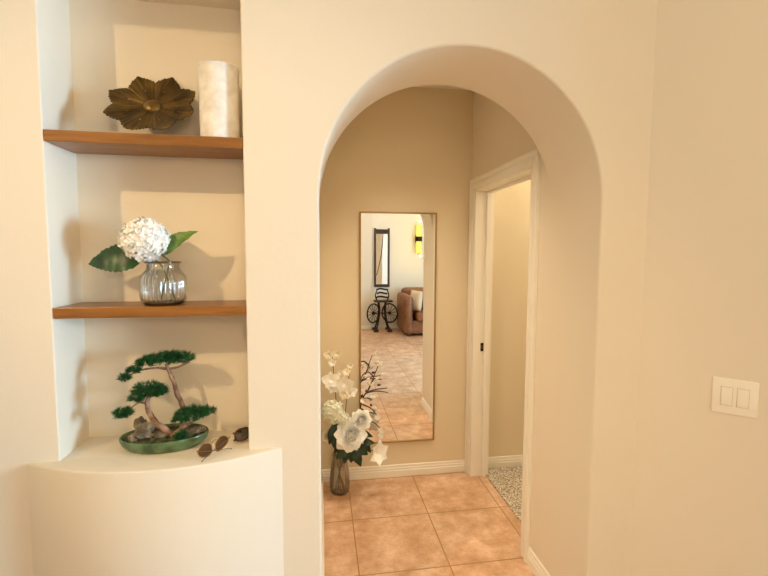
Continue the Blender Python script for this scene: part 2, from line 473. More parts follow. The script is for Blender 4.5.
# door casing: jamb, stop, stepped casing on the hall side
def casing_profile_box(bm, y0, y1, z0, z1, side):
    """flat casing with a thicker outer bead; side: which edge carries the bead (+y, -y, +z)"""
    box(bm, XH-.013, XH+.002, y0, y1, z0, z1, .002)
door = bpy.data.objects.new('door_1', None); COL.objects.link(door); door['kind'] = 'structure'; door.location = (XH, (OY0+OY1)/2, 0)
CW = .073
bm = bmesh.new()
def sweep_casing(bm):
    # profile across the casing width (0 = opening edge, CW = outer edge) -> protrusion
    prof = [(0, .002), (0, .010), (.004, .013), (.030, .014), (.034, .010), (.040, .010), (.046, .017), (.058, .021), (.064, .022), (.070, .020), (CW, .015), (CW, .0)]
    path = [((OY1, 0), (1, 0)), ((OY1, OZ), (1, 1)), ((OY0, OZ), (-1, 1)), ((OY0, 0), (-1, 0))]
    rows = []
    for (p, nv) in path:
        rows.append([bm.verts.new((XH-pr, p[0]+nv[0]*w, p[1]+nv[1]*w)) for w, pr in prof])
    for A, B in zip(rows, rows[1:]):
        for k in range(len(prof)-1): bm.faces.new((A[k], A[k+1], B[k+1], B[k]))
sweep_casing(bm)
obj('casing', bm, M['trim'], door, smooth=False)
bm = bmesh.new()
for x0, x1, th in ((XH-.006, XW+.012, .016), (XH+.075, XH+.11, .028)):
    box(bm, x0, x1, OY1-th, OY1+.002, 0, OZ, .002); box(bm, x0, x1, OY0-.002, OY0+th, 0, OZ, .002)
    box(bm, x0, x1, OY0, OY1, OZ-th, OZ+.002, .002)
obj('jamb', bm, M['trim'], door, smooth=False)
bm = bmesh.new(); zs = .955
box(bm, XH+.052, XH+.074, OY1-.0185, OY1-.0155, zs-.03, zs+.03, .001)
sp_ = obj('strike_plate', bm, M['bronze_hw'], door, smooth=False, label='dark bronze strike plate')
bm = bmesh.new(); box(bm, XH+.059, XH+.067, OY1-.0192, OY1-.0184, zs-.013, zs+.013)
obj('latch_hole', bm, M['boss'], sp_, smooth=False)

# baseboards
def baseboard(name, p0, p1, nrm, h=.085):
    p0, p1, nrm = Vector((*p0, 0)), Vector((*p1, 0)), Vector((*nrm, 0)).normalized()
    prof = [(-.002, 0), (.014, 0), (.014, h*.52), (.011, h*.58), (.0115, h*.72), (.008, h*.78), (.007, h*.93), (.003, h), (-.002, h)]
    bm = bmesh.new()
    A = [bm.verts.new(p0+nrm*d+Vector((0, 0, z))) for d, z in prof]; B = [bm.verts.new(p1+nrm*d+Vector((0, 0, z))) for d, z in prof]
    for k in range(len(prof)-1): bm.faces.new((A[k], A[k+1], B[k+1], B[k]))
    bm.faces.new(A); bm.faces.new(B[::-1])
    return struct(name, bm, M['trim'])
baseboard('baseboard_hall', (AX0, YB), (XH, YB), (0, -1))
baseboard('baseboard_hall_left', (AX0, YF+.03), (AX0, YB), (1, 0))
baseboard('baseboard_reveal', (AX1-.004, YF+.03), (XH, OY0-CW-.001), (-1, 0), .09)
baseboard('baseboard_room', (XW, YB), (3.3, YB), (0, -1), .09)
baseboard('baseboard_back', (1.085, YW), (XR, YW), (0, 1))
baseboard('baseboard_pier', (.3, YW+.10), (1.085, YW+.10), (0, 1))
baseboard('baseboard_angled', (CX, YF), (DX, DY), (-1, -1))
baseboard('baseboard_front', (AX1+.03, YF), (CX, YF), (0, -1))

# ------------------------------------------------------------------ niche shelves
def shelf(z0, z1, label):
    bm = bmesh.new(); box(bm, NX0+.001, NX1-.001, YF+.001, YN-.009, z0, z1, .0015)
    o = obj('floating_shelf', bm, M['shelf'], None, smooth=False)
    tag(o, label, 'shelf', 'wooden shelves in the wall niche'); return o
S1, S2 = 2.003, 1.4375
shelf(S1-.036, S1, 'upper walnut-brown wooden shelf in the niche, under the bronze leaf dish')
shelf(S2-.035, S2, 'lower walnut-brown wooden shelf in the niche, under the glass jar')

# ------------------------------------------------------------------ bronze leaf dish
def leaf_dish():
    R = .150; lean = math.radians(36)
    root = thing('leaf_dish', 'dark bronze eight-pointed leaf dish leaning against the niche back on the top shelf', 'dish', (-.572, 1.553, S1))
    NA, NR = 320, 26
    def shape(a, t):
        u = ((a/(2*PI)*8) % 1)*2-1                # -1..1 inside a lobe, 0 at the tip
        edge = .80 + .20*(1-abs(u))**.95
        edge *= 1 + .030*(((a/(2*PI)*88) % 1)-.5)*2*min(1, abs(u)*3)
        r = R*edge*t
        ridge = .003*math.exp(-(u*6)**2)*t + .0012*math.cos(u*15)*t*(1-t*.4)
        valley = -.005*abs(u)**3*min(1, t*1.4)
        dish = .012*t**2 - .010*math.exp(-(t*7)**2)
        return r, dish + ridge + valley + (.003*(1-abs(u)) * t**5)
    off = math.radians(117)
    mtx = Matrix.Translation((-.564, 1.536 + R*.97*math.sin(lean), S1+.003 + R*.94*math.cos(lean))) @ Matrix.Rotation(-lean+PI/2, 4, 'X')
    # local: x right, y up in the dish plane, z towards the room (after the rotation)
    bm = bmesh.new(); grid = []
    for i in range(1, NR+1):
        t = i/NR; row = []
        for k in range(NA):
            a = 2*PI*k/NA; r, h = shape(a+PI/8, t)
            row.append(bm.verts.new((r*math.cos(a+off+PI/8-PI/8), r*math.sin(a+off), h)))
        grid.append(row)
    c = bm.verts.new((0, 0, -.012))
    for k in range(NA): bm.faces.new((c, grid[0][k], grid[0][(k+1) % NA]))
    for i in range(NR-1):
        for k in range(NA):
            t = (i+1.5)/NR; a = 2*PI*(k+.5)/NA + PI/8; u = ((a/(2*PI)*8) % 1)*2-1
            # teardrop slot at the root of every lobe
            if abs(t-.56) < .06 and abs(u) < .15*(1.2-(t-.505)/.11): continue
            bm.faces.new((grid[i][k], grid[i][(k+1) % NA], grid[i+1][(k+1) % NA], grid[i+1][k]))
    bmesh.ops.recalc_face_normals(bm, faces=bm.faces[:])
    bm.transform(mtx)
    o = obj('leaf_body', bm, M['bronze'], root)
    md = o.modifiers.new('thick', 'SOLIDIFY'); md.thickness = .004; md.offset = 0
    bm = bmesh.new()
    g = bmesh.ops.create_uvsphere(bm, u_segments=32, v_segments=16, radius=1)
    for v in g['verts']: v.co = Vector((v.co.x*.031, v.co.y*.031, v.co.z*.016-.002))
    bm.transform(mtx); obj('boss', bm, M['boss'], root, label='brass-gold domed boss in the centre')
    bm = bmesh.new()
    pts = [(.034*math.cos(2*PI*k/40), .034*math.sin(2*PI*k/40), -.004, .0035) for k in range(40)]
    tube(bm, pts, 8, closed=True); bm.transform(mtx); obj('boss_ring', bm, M['bronze'], root)
    # veins: fine raised ribs fanning out from the boss along each lobe
    bm = bmesh.new()
    for l in range(8):
        for du in (-.42, -.2, 0, .2, .42):
            pts = []
            for j in range(8):
                t = .22 + j/7*(.60 if du else .72)
                a = 2*PI*(l+.5)/8 - PI/8 + du*PI/8*(.25+t*.9)
                r, h = shape(a+PI/8, t); pts.append((r*math.cos(a+off), r*math.sin(a+off), h+.0022, .0016*(1.15-j/9)))
            tube(bm, pts, 5, sm=2)
    bm.transform(mtx); obj('vein', bm, M['bronze'], root)['kind'] = 'stuff'
leaf_dish()

# ------------------------------------------------------------------ white cylinder vase
def cylinder_vase():
    x, y, r, h = -.340, 1.602, .0655, .250
    bm = bmesh.new()
    def mod(a, rr, z): return 1 + .007*noise.noise(Vector((math.cos(a)*2.6, math.sin(a)*2.6, z*22)))
    prof = [(.001, 0), (r*.9, 0), (r*.985, .004)] + [(r*(.985+.02*k/20), .012+(h-.022)*k/20) for k in range(21)] + [(r*1.03, h-.007), (r*1.035, h-.003), (r*1.0, h), (r*.93, h-.002), (r*.90, h-.012)] + [(r*.90, h-.02-k*.05) for k in range(5)] + [(.001, .012)]
    lathe(bm, prof, x, y, S1, 64, mod=mod)
    o = obj('cylinder_vase', bm, M['whitewash'])
    tag(o, 'tall white mottled cylinder vase beside the bronze leaf dish', 'vase')
cylinder_vase()

# ------------------------------------------------------------------ ribbed glass jar with a hydrangea
JX, JY = -.541, 1.602
def jar():
    root = thing('glass_jar', 'clear ribbed glass jar holding a white hydrangea on the lower shelf', 'jar', (JX, JY, S2))
    def mod(a, r, z):
        k = max(0, min(1, (z-.004)/.015))*max(0, min(1, (.122-z)/.018))
        return 1 + .05*k*(abs(math.sin(a*14))-.5)
    bm = bmesh.new()
    prof = [(.001, .001), (.055, .001), (.066, .003), (.073, .010), (.0765, .025), (.077, .05), (.0765, .08), (.074, .097), (.067, .110), (.058, .120), (.0555, .128), (.056, .140)]
    prof = [(r*.955, z) for r, z in prof]
    inner = [(r-.0035 if r > .01 else r, z+(.006 if z < .02 else 0)) for r, z in prof]
    lathe(bm, prof + [(.0555, .146), (.051, .145)] + inner[::-1], JX, JY, S2, 168, mod=mod)
    obj('jar_body', bm, M['glass'], root)
    bm = bmesh.new()
    tube(bm, [(JX+.0565*math.cos(2*PI*k/56), JY+.0565*math.sin(2*PI*k/56), S2+.147, .003) for k in range(56)], 8, closed=True)
    obj('rim', bm, M['rimglass'], root)
    bm = bmesh.new()
    lathe(bm, [(.001, 0.0), (.058, .0), (.0635, .004), (.0655, .009), (.001, .010)], JX, JY, S2, 56); obj('jar_base', bm, M['rimglass'], root)
jar()
def hydrangea():
    c = at(145, 240, 1.585)
    root = thing('hydrangea', 'white hydrangea bloom with two green leaves in the ribbed glass jar', 'flower', (JX, JY, S2+.012))
    bm = bmesh.new()
    tube(bm, [(JX+.030, JY+.02, S2+.013, .0028), (JX+.012, JY+.004, S2+.09, .0028), (JX-.006, JY-.006, S2+.14, .0026), (c.x, c.y+.01, c.z-.05, .0025)], 8)
    p = at(160, 254, 1.60)
    tube(bm, [(JX-.02, JY+.03, S2+.014, .0025), (JX+.012, JY+.01, S2+.12, .0025), (JX+.022, JY, S2+.15, .0025), (p.x, p.y, p.z, .0022)], 8)
    q = at(139, 262, 1.59)
    tube(bm, [(JX-.002, JY-.004, S2+.13, .0022), (JX-.02, JY-.006, S2+.152, .0022), (q.x+.01, q.y, q.z, .0020)], 8)
    obj('stem', bm, M['stem'], root)
    bm = bmesh.new(); hydrangea_head(bm, c, .0745, random.Random(3), 420, .215, (1.0, .88, .97)); obj('flower_head', bm, M['petal'], root, smooth=False, recalc=False)
    bm = bmesh.new(); leaf_mesh(bm, at(143, 258, 1.60), at(88, 264, 1.625), (.05, -.95, .30), .054, curl=.10, serr=.05, n=22); obj('leaf', bm, M['leaf'], root, label='dark green toothed leaf')
    bm = bmesh.new(); leaf_mesh(bm, at(158, 255, 1.605), at(198, 231, 1.60), (-.1, -.85, .55), .037, curl=.08, serr=.04, n=20); obj('leaf', bm, M['leaf2'], root, label='lighter yellow-green leaf')
hydrangea()

# ------------------------------------------------------------------ bonsai
def bonsai():
    cx, cyy = -.553, 1.602
    root = thing('bonsai', 'juniper bonsai with two trunks in a green oval pot on the niche ledge', 'bonsai', (cx, cyy, NZ0))
    rot = Matrix.Translation((cx, cyy, 0)) @ Matrix.Rotation(math.radians(3), 4, 'Z') @ Matrix.Translation((-cx, -cyy, 0))
    bm = bmesh.new()
    prof = [(.001, .0), (.80, .0), (.84, .003), (.90, .010), (.97, .022), (1.0, .036), (1.0, .041), (.985, .045), (.955, .044), (.93, .036), (.90, .024), (.001, .022)]
    lathe(bm, [(r*.147, z) for r, z in prof], cx, cyy, NZ0, 64, 1, .60); bm.transform(rot)
    obj('pot', bm, M['pot'], root, label='shallow oval glazed green pot')
    bm = bmesh.new()
    g = bmesh.ops.create_icosphere(bm, subdivisions=4, radius=1)
    for v in g['verts']:
        n = noise.fractal(v.co*2.2, 1, 2, 4)
        v.co = Vector((cx+v.co.x*.136*(1+.02*n), cyy+v.co.y*.080*(1+.02*n), NZ0+.030+max(-.004, v.co.z)*.024*(1+.7*n)))
    bm.transform(rot); obj('moss', bm, M['soil'], root)
    bm = bmesh.new()
    def rockblob(c, rx, ry, rz, s):
        g = bmesh.ops.create_icosphere(bm, subdivisions=3, radius=1)
        for v in g['verts']:
            d = v.co.normalized(); k = 1+.55*noise.fractal(d*1.3+Vector((s, 0, s)), .8, 2.2, 4)
            q = max(abs(d.x), abs(d.y), abs(d.z)); k *= .75+.25/q*.9
            v.co = Vector(c)+Vector((d.x*rx*k, d.y*ry*k, d.z*rz*k))
    rockblob((at(145, 433, 1.575)), .036, .026, .030, 1.3)
    rockblob((at(140, 427, 1.60)), .018, .020, .032, 4.1)
    rockblob((at(150, 428, 1.60)), .026, .020, .024, 9.4)
    rockblob((at(161, 436, 1.57)), .030, .022, .016, 7.7)
    rockblob((at(133, 438, 1.565)), .016, .016, .014, 2.2)
    obj('rock', bm, M['rock'], root, smooth=False)
    bm = bmesh.new(); rockblob((at(196, 431, 1.61)), .026, .020, .016, 5.5)
    obj('rock', bm, M['rock'], root, smooth=False)
    def path(l): return [(*at(x, y, Y), r) for x, y, Y, r in l]
    bm = bmesh.new()
    tube(bm, path([(182, 434, 1.62, .011), (184, 412, 1.622, .0095), (178, 396, 1.625, .0083), (174, 383, 1.622, .0075), (169, 371, 1.62, .0065), (166, 364, 1.62, .006)]), 10, wob=.35)
    tube(bm, path([(168, 369, 1.62, .0055), (155, 368, 1.615, .004), (138, 371, 1.605, .003), (123, 379, 1.60, .002)]), 7, wob=.3)
    tube(bm, path([(168, 369, 1.62, .005), (178, 367, 1.615, .0035), (190, 362, 1.61, .002)]), 7)
    obj('trunk', bm, M['bark'], root, label='taller pale pinkish trunk leaning right at its foot')
    bm = bmesh.new()
    tube(bm, path([(172, 437, 1.575, .013), (166, 430, 1.58, .0115), (157, 424, 1.585, .0098), (150, 414, 1.585, .009), (147, 405, 1.585, .008), (149, 396, 1.588, .007)]), 10, wob=.35)
    tube(bm, path([(148, 404, 1.585, .005), (138, 403, 1.58, .0035), (124, 414, 1.575, .002)]), 7)
    tube(bm, path([(174, 434, 1.575, .008), (184, 427, 1.57, .006), (196, 420, 1.565, .003)]), 7, wob=.3)
    obj('trunk', bm, M['bark'], root, label='shorter curved brown trunk')
    rg = random.Random(11)
    def pad(name_label, parts):
        bm = bmesh.new()
        for (x, y, Y, rx, ry, n) in parts:
            c = at(x, y, Y)
            rx *= 1.08; ry *= 1.12
            for i in range(int(n*1.5)):
                a = rg.random()*2*PI; q = math.sqrt(rg.random()); u = rg.random()
                p = c + Vector((rx*q*math.cos(a), min(rx, .05)*q*math.sin(a)*.8, ry*(1-q*q*.8)*(u*1.7-.75)))
                # twiglet of needles
                ax = Vector((math.cos(a)*q*.9, math.sin(a)*q*.6-.15, .75)).normalized()
                for j in range(13):
                    d = (ax + Vector([rg.uniform(-.95, .95) for _ in range(3)])).normalized()
                    L = rg.uniform(.011, .019); s = d.orthogonal().normalized(); s.rotate(Matrix.Rotation(rg.random()*6, 3, d)); s *= .0011
                    bm.faces.new([bm.verts.new(v) for v in (p-s, p+s, p+d*L+s*.25, p+d*L-s*.25)])
        return obj('foliage', bm, M['needle'], root, smooth=False, label=name_label, recalc=False)
    pad('long top pad of dark green needles', [(163, 360, 1.61, .055, .022, 95), (181, 359, 1.605, .038, .022, 70), (147, 363, 1.61, .030, .018, 50), (170, 356, 1.61, .04, .014, 40), (134, 371, 1.60, .018, .013, 26), (124, 379, 1.595, .014, .015, 22)])
    pad('rounded needle pad on the shorter trunk', [(148, 391, 1.58, .047, .030, 110), (157, 392, 1.575, .030, .022, 40), (137, 399, 1.575, .022, .016, 30)])
    pad('small needle tuft low on the left', [(123, 414, 1.572, .026, .018, 50)])
    pad('low spreading needle pad on the right', [(192, 415, 1.565, .048, .026, 100), (205, 412, 1.56, .030, .014, 36), (180, 420, 1.56, .02, .016, 26)])
    pad('sprig of needles at the pot front', [(180, 437, 1.545, .014, .020, 20)])
bonsai()

# ------------------------------------------------------------------ sunglasses on the ledge
def sunglasses(loc, rotz, label, fm, lm, tm, aviator, spread=.0, fold=False, tilt=0):
    root = thing('sunglasses', label, 'sunglasses', loc, rotz, 'sunglasses on the niche ledge')
    # local frame: lens line along x, face towards +y, temples run to -y, z up
    def rim(sx):
        pts = []
        for k in range(36):
            a = 2*PI*k/36; c, s = math.cos(a), math.sin(a)
            rx, rz = .027, .0225
            x = rx*c*(1+.10*s*(-1)*0); z = rz*s
            if aviator: x += -sx*.006*(-min(0, s))*1.0; z -= .004*max(0, -s)*(1-sx*c*.6)
            else: x = math.copysign(abs(c)**.75, c)*rx; z = math.copysign(abs(s)**.8, s)*rz
            pts.append((sx*.034+x, -.0022*abs(x/rx)*2, .030+z))
        return pts
    bm = bmesh.new(); th = .0015 if aviator else .0034
    for sx in (-1, 1): tube(bm, [(*p, th) for p in rim(sx)], 8, closed=True)
    tube(bm, [(-.008, 0, .034, th), (0, .002, .037, th), (.008, 0, .034, th)], 8)
    if aviator: tube(bm, [(-.020, 0, .052, th*.9), (0, .001, .053, th*.9), (.020, 0, .052, th*.9)], 8)
    for sx in (-1, 1):
        tube(bm, [(sx*.060, -.003, .040, th*1.2), (sx*.066, -.007, .041, th*1.2)], 8, sm=1)
    obj('frame', bm, fm, root, local=True)
    for sx in (-1, 1):
        bm = bmesh.new(); P = rim(sx)
        c = Vector((sx*.034, .0025, .030)); vs = [bm.verts.new(p) for p in P]; cv = bm.verts.new(c)
        mid = [bm.verts.new((Vector(p)*.5+c*.5)+Vector((0, .0008, 0))) for p in P]
        for k in range(36):
            bm.faces.new((vs[k], vs[(k+1) % 36], mid[(k+1) % 36], mid[k])); bm.faces.new((mid[k], mid[(k+1) % 36], cv))
        obj('lens', bm, lm, root, local=True)
    for sx in (-1, 1):
        bm = bmesh.new()
        dy = -.013 if sx > 0 else -.020; tt = th*.75
        tube(bm, [(sx*.066, -.007, .041, tt), (sx*.064, dy*.7, .0400, tt), (sx*.050, dy, .037, tt), (0, dy-.003, .024+sx*.002, tt), (-sx*.040, dy-.005, .012, tt), (-sx*.058, dy-.006, .004, tt*1.6)], 8)
        obj('temple', bm, tm, root, local=True)
    return root
g1 = on(213, 455, NZ0)
sunglasses((g1.x, g1.y, NZ0+.0012), math.radians(50), 'brown-lensed aviator sunglasses with thin gold frame beside the bonsai pot', M['gold'], M['lens'], M['boss'], True)
g2 = on(252, 441, NZ0)
sunglasses((g2.x, g2.y, NZ0+.004), math.radians(212), 'dark tortoiseshell sunglasses at the right end of the niche ledge', M['tort'], M['dlens'], M['tort'], False)

# ------------------------------------------------------------------ light switch on the angled wall
def light_switch():
    c = Vector((1.4895, 1.3175, 1.105)); root = thing('light_switch', 'almond double rocker light switch on the angled right wall', 'light switch', c)
    c0 = Vector((CX + (c.x-CX+YF-c.y)/2, YF - (c.x-CX+YF-c.y)/2, c.z))
    mt = Matrix.Translation(c0) @ Matrix.Rotation(math.radians(-45), 4, 'Z')   # local x along wall, -y out of the wall
    root.location = c0
    def b(name, x0, x1, y0, y1, z0, z1, m_, bev, parent, extra=None):
        bm = bmesh.new(); box(bm, x0, x1, y0, y1, z0, z1, bev)
        bm.transform(mt @ (extra or Matrix.Identity(4))); return obj(name, bm, m_, parent)
    b('plate', -.0655, .0655, -.007, .004, -.0645, .0645, M['plastic'], .003, root)
    for sx in (-1, 1):
        x = sx*.0232
        fr = b('rocker_frame', x-.0175, x+.0175, -.0076, -.003, -.0345, .0345, M['gap'], .0006, root)
        b('rocker', x-.0163, x+.0163, -.0105, -.003, -.0330, .0330, M['plastic'], .002, root, Matrix.Rotation(math.radians(2.2*sx), 4, 'X'))
light_switch()

# ------------------------------------------------------------------ hall mirror
def wall_mirror():
    x0, x1, z0, z1 = .272, .820, .257, 1.904; t = .011
    root = thing('wall_mirror', 'tall narrow mirror in a thin gold frame on the hall end wall', 'mirror', ((x0+x1)/2, YB, z0))
    bm = bmesh.new()
    for a, b2, c, d in ((x0, x1, z0, z0+t), (x0, x1, z1-t, z1), (x0, x0+t, z0+t, z1-t), (x1-t, x1, z0+t, z1-t)):
        box(bm, a, b2, YB-.020, YB-.0005, c, d, .002)
    obj('frame', bm, M['goldframe'], root, smooth=False)
    bm = bmesh.new(); box(bm, x0+t*.8, x1-t*.8, YB-.013, YB-.001, z0+t*.8, z1-t*.8)
    obj('mirror_glass', bm, M['mirror'], root, smooth=False)
wall_mirror()

# ------------------------------------------------------------------ floor vase and its flowers
VX, VY = .125, 2.825
def floor_vase():
    bm = bmesh.new(); h = .262
    def mod(a, r, z): return 1+.012*math.sin(a*16)*min(1, z/.03)
    prof = [(.001, .0), (.050, .0), (.061, .006), (.067, .025), (.0685, .06), (.067, .11), (.061, .16), (.053, .20), (.049, .235), (.052, h)]
    inn = [(max(.001, r-.004), z+(.008 if z < .01 else 0)) for r, z in prof]
    lathe(bm, prof+inn[::-1], VX, VY, 0, 96, mod=mod)
    o = obj('floor_vase', bm, M['smoke']); tag(o, 'smoky ribbed glass vase on the hall floor, full of white flowers', 'vase')
floor_vase()
rgv = random.Random(5)
def stem_pts(p, k, r=.003):
    """from the vase bottom through its mouth to the bloom"""
    a = k*2.4; b0 = Vector((VX+.035*math.cos(a), VY+.035*math.sin(a), .012))
    mth = Vector((VX-.026*math.cos(a)+(p.x-VX)*.06, VY-.026*math.sin(a), .25))
    if (Vector((mth.x-VX, mth.y-VY, 0))).length > .036:
        d = Vector((mth.x-VX, mth.y-VY, 0)).normalized()*.036; mth.x, mth.y = VX+d.x, VY+d.y
    mid = mth.lerp(p, .5) + Vector((0, 0, .02))
    return [(*b0, r), (*mth, r), (*mid, r), (*p, r*.8)]
idx = [0]
def flower(name, label, cat='flower', group=None):
    idx[0] += 1
    return thing(name, label, cat, (VX, VY, .012), 0, group)
def stem_obj(root, p, m_='stem', r=.003):
    bm = bmesh.new(); tube(bm, stem_pts(Vector(p), idx[0], r), 7); return obj('stem', bm, M[m_], root)
FA = Vector((.05, -.85, .45))
G1 = 'white roses in the floor vase'
def rose_thing(px, py, Y, R, label, m_='petal', ax=FA, leaves=()):
    p = at(px, py, Y); root = flower('white_rose', label, 'flower', G1)
    stem_obj(root, p-ax.normalized()*R*.2)
    bm = bmesh.new(); rose(bm, p - ax.normalized()*R*.25, ax, R, rgv); obj('bloom', bm, M[m_], root, recalc=False)
    for (x0, y0, x1, y1, YY, wdt) in leaves:
        bm = bmesh.new(); leaf_mesh(bm, at(x0, y0, YY+.02), at(x1, y1, YY), (rgv.uniform(-.3, .3), -.9, .3), wdt, curl=.1, n=12); obj('leaf', bm, M['leafd'], root)
rose_thing(351, 435, 2.735, .106, 'largest white rose at the front of the floor vase', leaves=[(353, 449, 361, 467, 2.70, .036), (346, 449, 336, 459, 2.70, .036), (352, 448, 351, 463, 2.705, .036), (347, 448, 343, 461, 2.70, .034), (356, 445, 368, 455, 2.70, .040), (360, 441, 375, 443, 2.715, .03), (346, 450, 344, 464, 2.735, .03), (343, 444, 333, 453, 2.74, .028), (353, 450, 356, 463, 2.73, .026)])
rose_thing(361, 420, 2.765, .070, 'medium white rose above and right of the largest rose', leaves=[(360, 436, 371, 453, 2.735, .034), (362, 432, 373, 437, 2.74, .022)])
rose_thing(327.5, 436, 2.79, .042, 'small cream rose at the far left of the floor vase', 'petal_c', Vector((-.1, -.9, .3)), leaves=[(331, 428, 336, 440, 2.78, .028), (333, 436, 337, 450, 2.78, .026), (333, 420, 337, 431, 2.78, .024)])
# open lily-like bloom, lower right
p = at(375, 452, 2.74); root = flower('white_lily', 'open white bloom with pointed petals at lower right of the vase bouquet')
stem_obj(root, p + Vector((-.005, .02, .0)))
bm = bmesh.new(); ax = Vector((.55, -.75, .15))
for k in range(6): petal(bm, p, ax, k*PI/3+.3, 1.15 if k % 2 else 1.0, .092, .036, .45, 0, 6, .75)
obj('bloom', bm, M['petal'], root, recalc=False)
bm = bmesh.new()
for k in range(5): tube(bm, [(*p, .001), (*(p+ax.normalized()*.04+Vector((.006*math.cos(k), 0, .006*math.sin(k)))), .0012)], 5, sm=1)
obj('stamen', bm, M['petal_c'], root)['kind'] = 'stuff'
# hydrangea, left
p = at(333, 412, 2.79); root = flower('hydrangea', 'greenish white hydrangea head at the upper left of the floor vase')
stem_obj(root, p - Vector((0, 0, .05)))
bm = bmesh.new(); hydrangea_head(bm, p, .068, random.Random(8), 130, .34, (1.0, .9, 1.1)); hydrangea_head(bm, at(342, 418, 2.77), .042, random.Random(9), 60, .42)
obj('flower_head', bm, M['petal_g'], root, smooth=False, recalc=False)
bm = bmesh.new(); leaf_mesh(bm, at(334, 425, 2.79), at(329, 445, 2.775), (0, -.9, .4), .03); obj('leaf', bm, M['leafd'], root)
# orchid sprays
def orchid(bm, c, ax, R, rg):
    for k in range(5):
        petal(bm, c, ax, PI/2+2*PI*k/5, 1.3, R*(1.0 if k in (1, 4) else .9), R*(.52 if k in (1, 4) else .34), .25, 0, 5, .2)
    for k in range(2): petal(bm, c+ax.normalized()*R*.05, ax, -PI/2+(k-.5)*.8, .6, R*.4, R*.16, .5)
G2 = 'white orchid sprays in the floor vase'
def spray(label, tip, blooms, r=.0026):
    root = flower('orchid_spray', label, 'flower', G2)
    t = at(*tip, 2.83); pts = stem_pts(t, idx[0], r)
    bm = bmesh.new(); tube(bm, pts, 7)
    for (x, y, Y, R, m_) in blooms:
        R *= 1.0; q = at(x, y, Y); k = min((Vector(s[:3]) for s in catmull(pts, 12)), key=lambda s: (s-q).length + max(0, s.z-q.z)*2)
        tube(bm, [(*k, .0018), (*((k+q)/2+Vector((0, 0, .008))), .0016), (*q, .0014)], 6, sm=3)
    obj('stem', bm, M['twig'], root)
    for (x, y, Y, R, m_) in blooms:
        bm = bmesh.new(); ax = Vector((rgv.uniform(-.35, .35), -.9, rgv.uniform(-.05, .3))); orchid(bm, at(x, y, Y), ax, R*1.25, rgv)
        obj('bloom', bm, M[m_], root, recalc=False)
spray('taller white orchid spray at the left of the vase bouquet', (332, 352), [(328.5, 355, 2.82, .030, 'petal_c'), (336.5, 354, 2.815, .032, 'petal_c'), (332, 363, 2.82, .024, 'petal'), (330, 380, 2.80, .052, 'petal'), (333, 387, 2.81, .04, 'petal')])
spray('shorter white orchid spray rising in the middle of the bouquet', (350, 366), [(350, 366, 2.83, .020, 'petal_c'), (346, 372, 2.82, .026, 'petal_c'), (340, 373, 2.82, .022, 'petal'), (345, 384, 2.80, .055, 'petal'), (351, 392, 2.80, .036, 'petal'), (345, 394, 2.79, .036, 'petal_c'), (336, 386, 2.81, .028, 'petal')])
# budding twigs, right
def twigs(label, branches, buds, blossoms, group=None):
    root = flower('budding_branch', label, 'branch', 'budding branches in the floor vase')
    t0 = at(*branches[0][0], 2.82); bm = bmesh.new(); tube(bm, stem_pts(t0, idx[0], .0028), 7)
    for br in branches:
        tube(bm, [(*at(x, y, 2.82-.004*i), .0052*(1-.55*i/len(br))) for i, (x, y) in enumerate(br)], 6, sm=4)
    obj('stem', bm, M['twig'], root)
    for (x, y, a, L) in buds:
        bm = bmesh.new(); c = at(x, y, 2.81); d = Vector((math.cos(a), -.1, math.sin(a)))
        tube(bm, [(*(c-d*L*.5), .001), (*(c-d*L*.2), .0085), (*(c+d*L*.15), .0075), (*(c+d*L*.5), .0008)], 8, sm=4); obj('bud', bm, M['petal_c'] if (x*7+y) % 3 < 1.6 else M['twig'], root)
    for (x, y, Y, R) in blossoms:
        bm = bmesh.new(); ax = Vector((rgv.uniform(-.4, .4), -.9, rgv.uniform(-.2, .4)))
        for k in range(5): petal(bm, at(x, y, Y), ax, 2*PI*k/5+.2, 1.0, R, R*.5, .5)
        obj('blossom', bm, M['petal'], root, recalc=False)
twigs('dark twig branch with pale buds rising to the right of the bouquet', [[(360, 408), (364, 396), (369, 389), (374, 376), (378, 366)], [(365, 394), (373, 390), (387, 388)], [(366, 393), (376, 391), (388, 392.5)], [(368, 390), (372, 382), (375, 378)], [(374, 377), (368, 372), (362, 376), (361, 383)]],
      [(381, 364, 1.1, .045), (383, 374, .5, .04), (377, 379, .8, .04), (372, 384, .9, .045), (368, 379, .6, .035), (379, 385, .1, .03), (362, 396, 1.3, .03), (366, 376, .2, .03), (374, 397, .4, .025), (363, 402, 1.2, .035)], [(362, 400, 2.80, .018)])
twigs('reddish brown arching branch with small white blossoms at the right of the bouquet', [[(360, 416), (367, 413), (374, 413), (377, 415)], [(360, 417), (368, 420), (376, 424), (381, 430)]],
      [(371, 405, 1.0, .02)], [(377.5, 416, 2.79, .026), (382.5, 429, 2.78, .030), (381, 435, 2.785, .024)])

# ------------------------------------------------------------------ behind the camera, seen in the mirror
YV = 2*(YB-.013)
def mir(x, y, Yreal): 
    v = at(x, y, YV-Yreal); return Vector((v.x, Yreal, v.z))
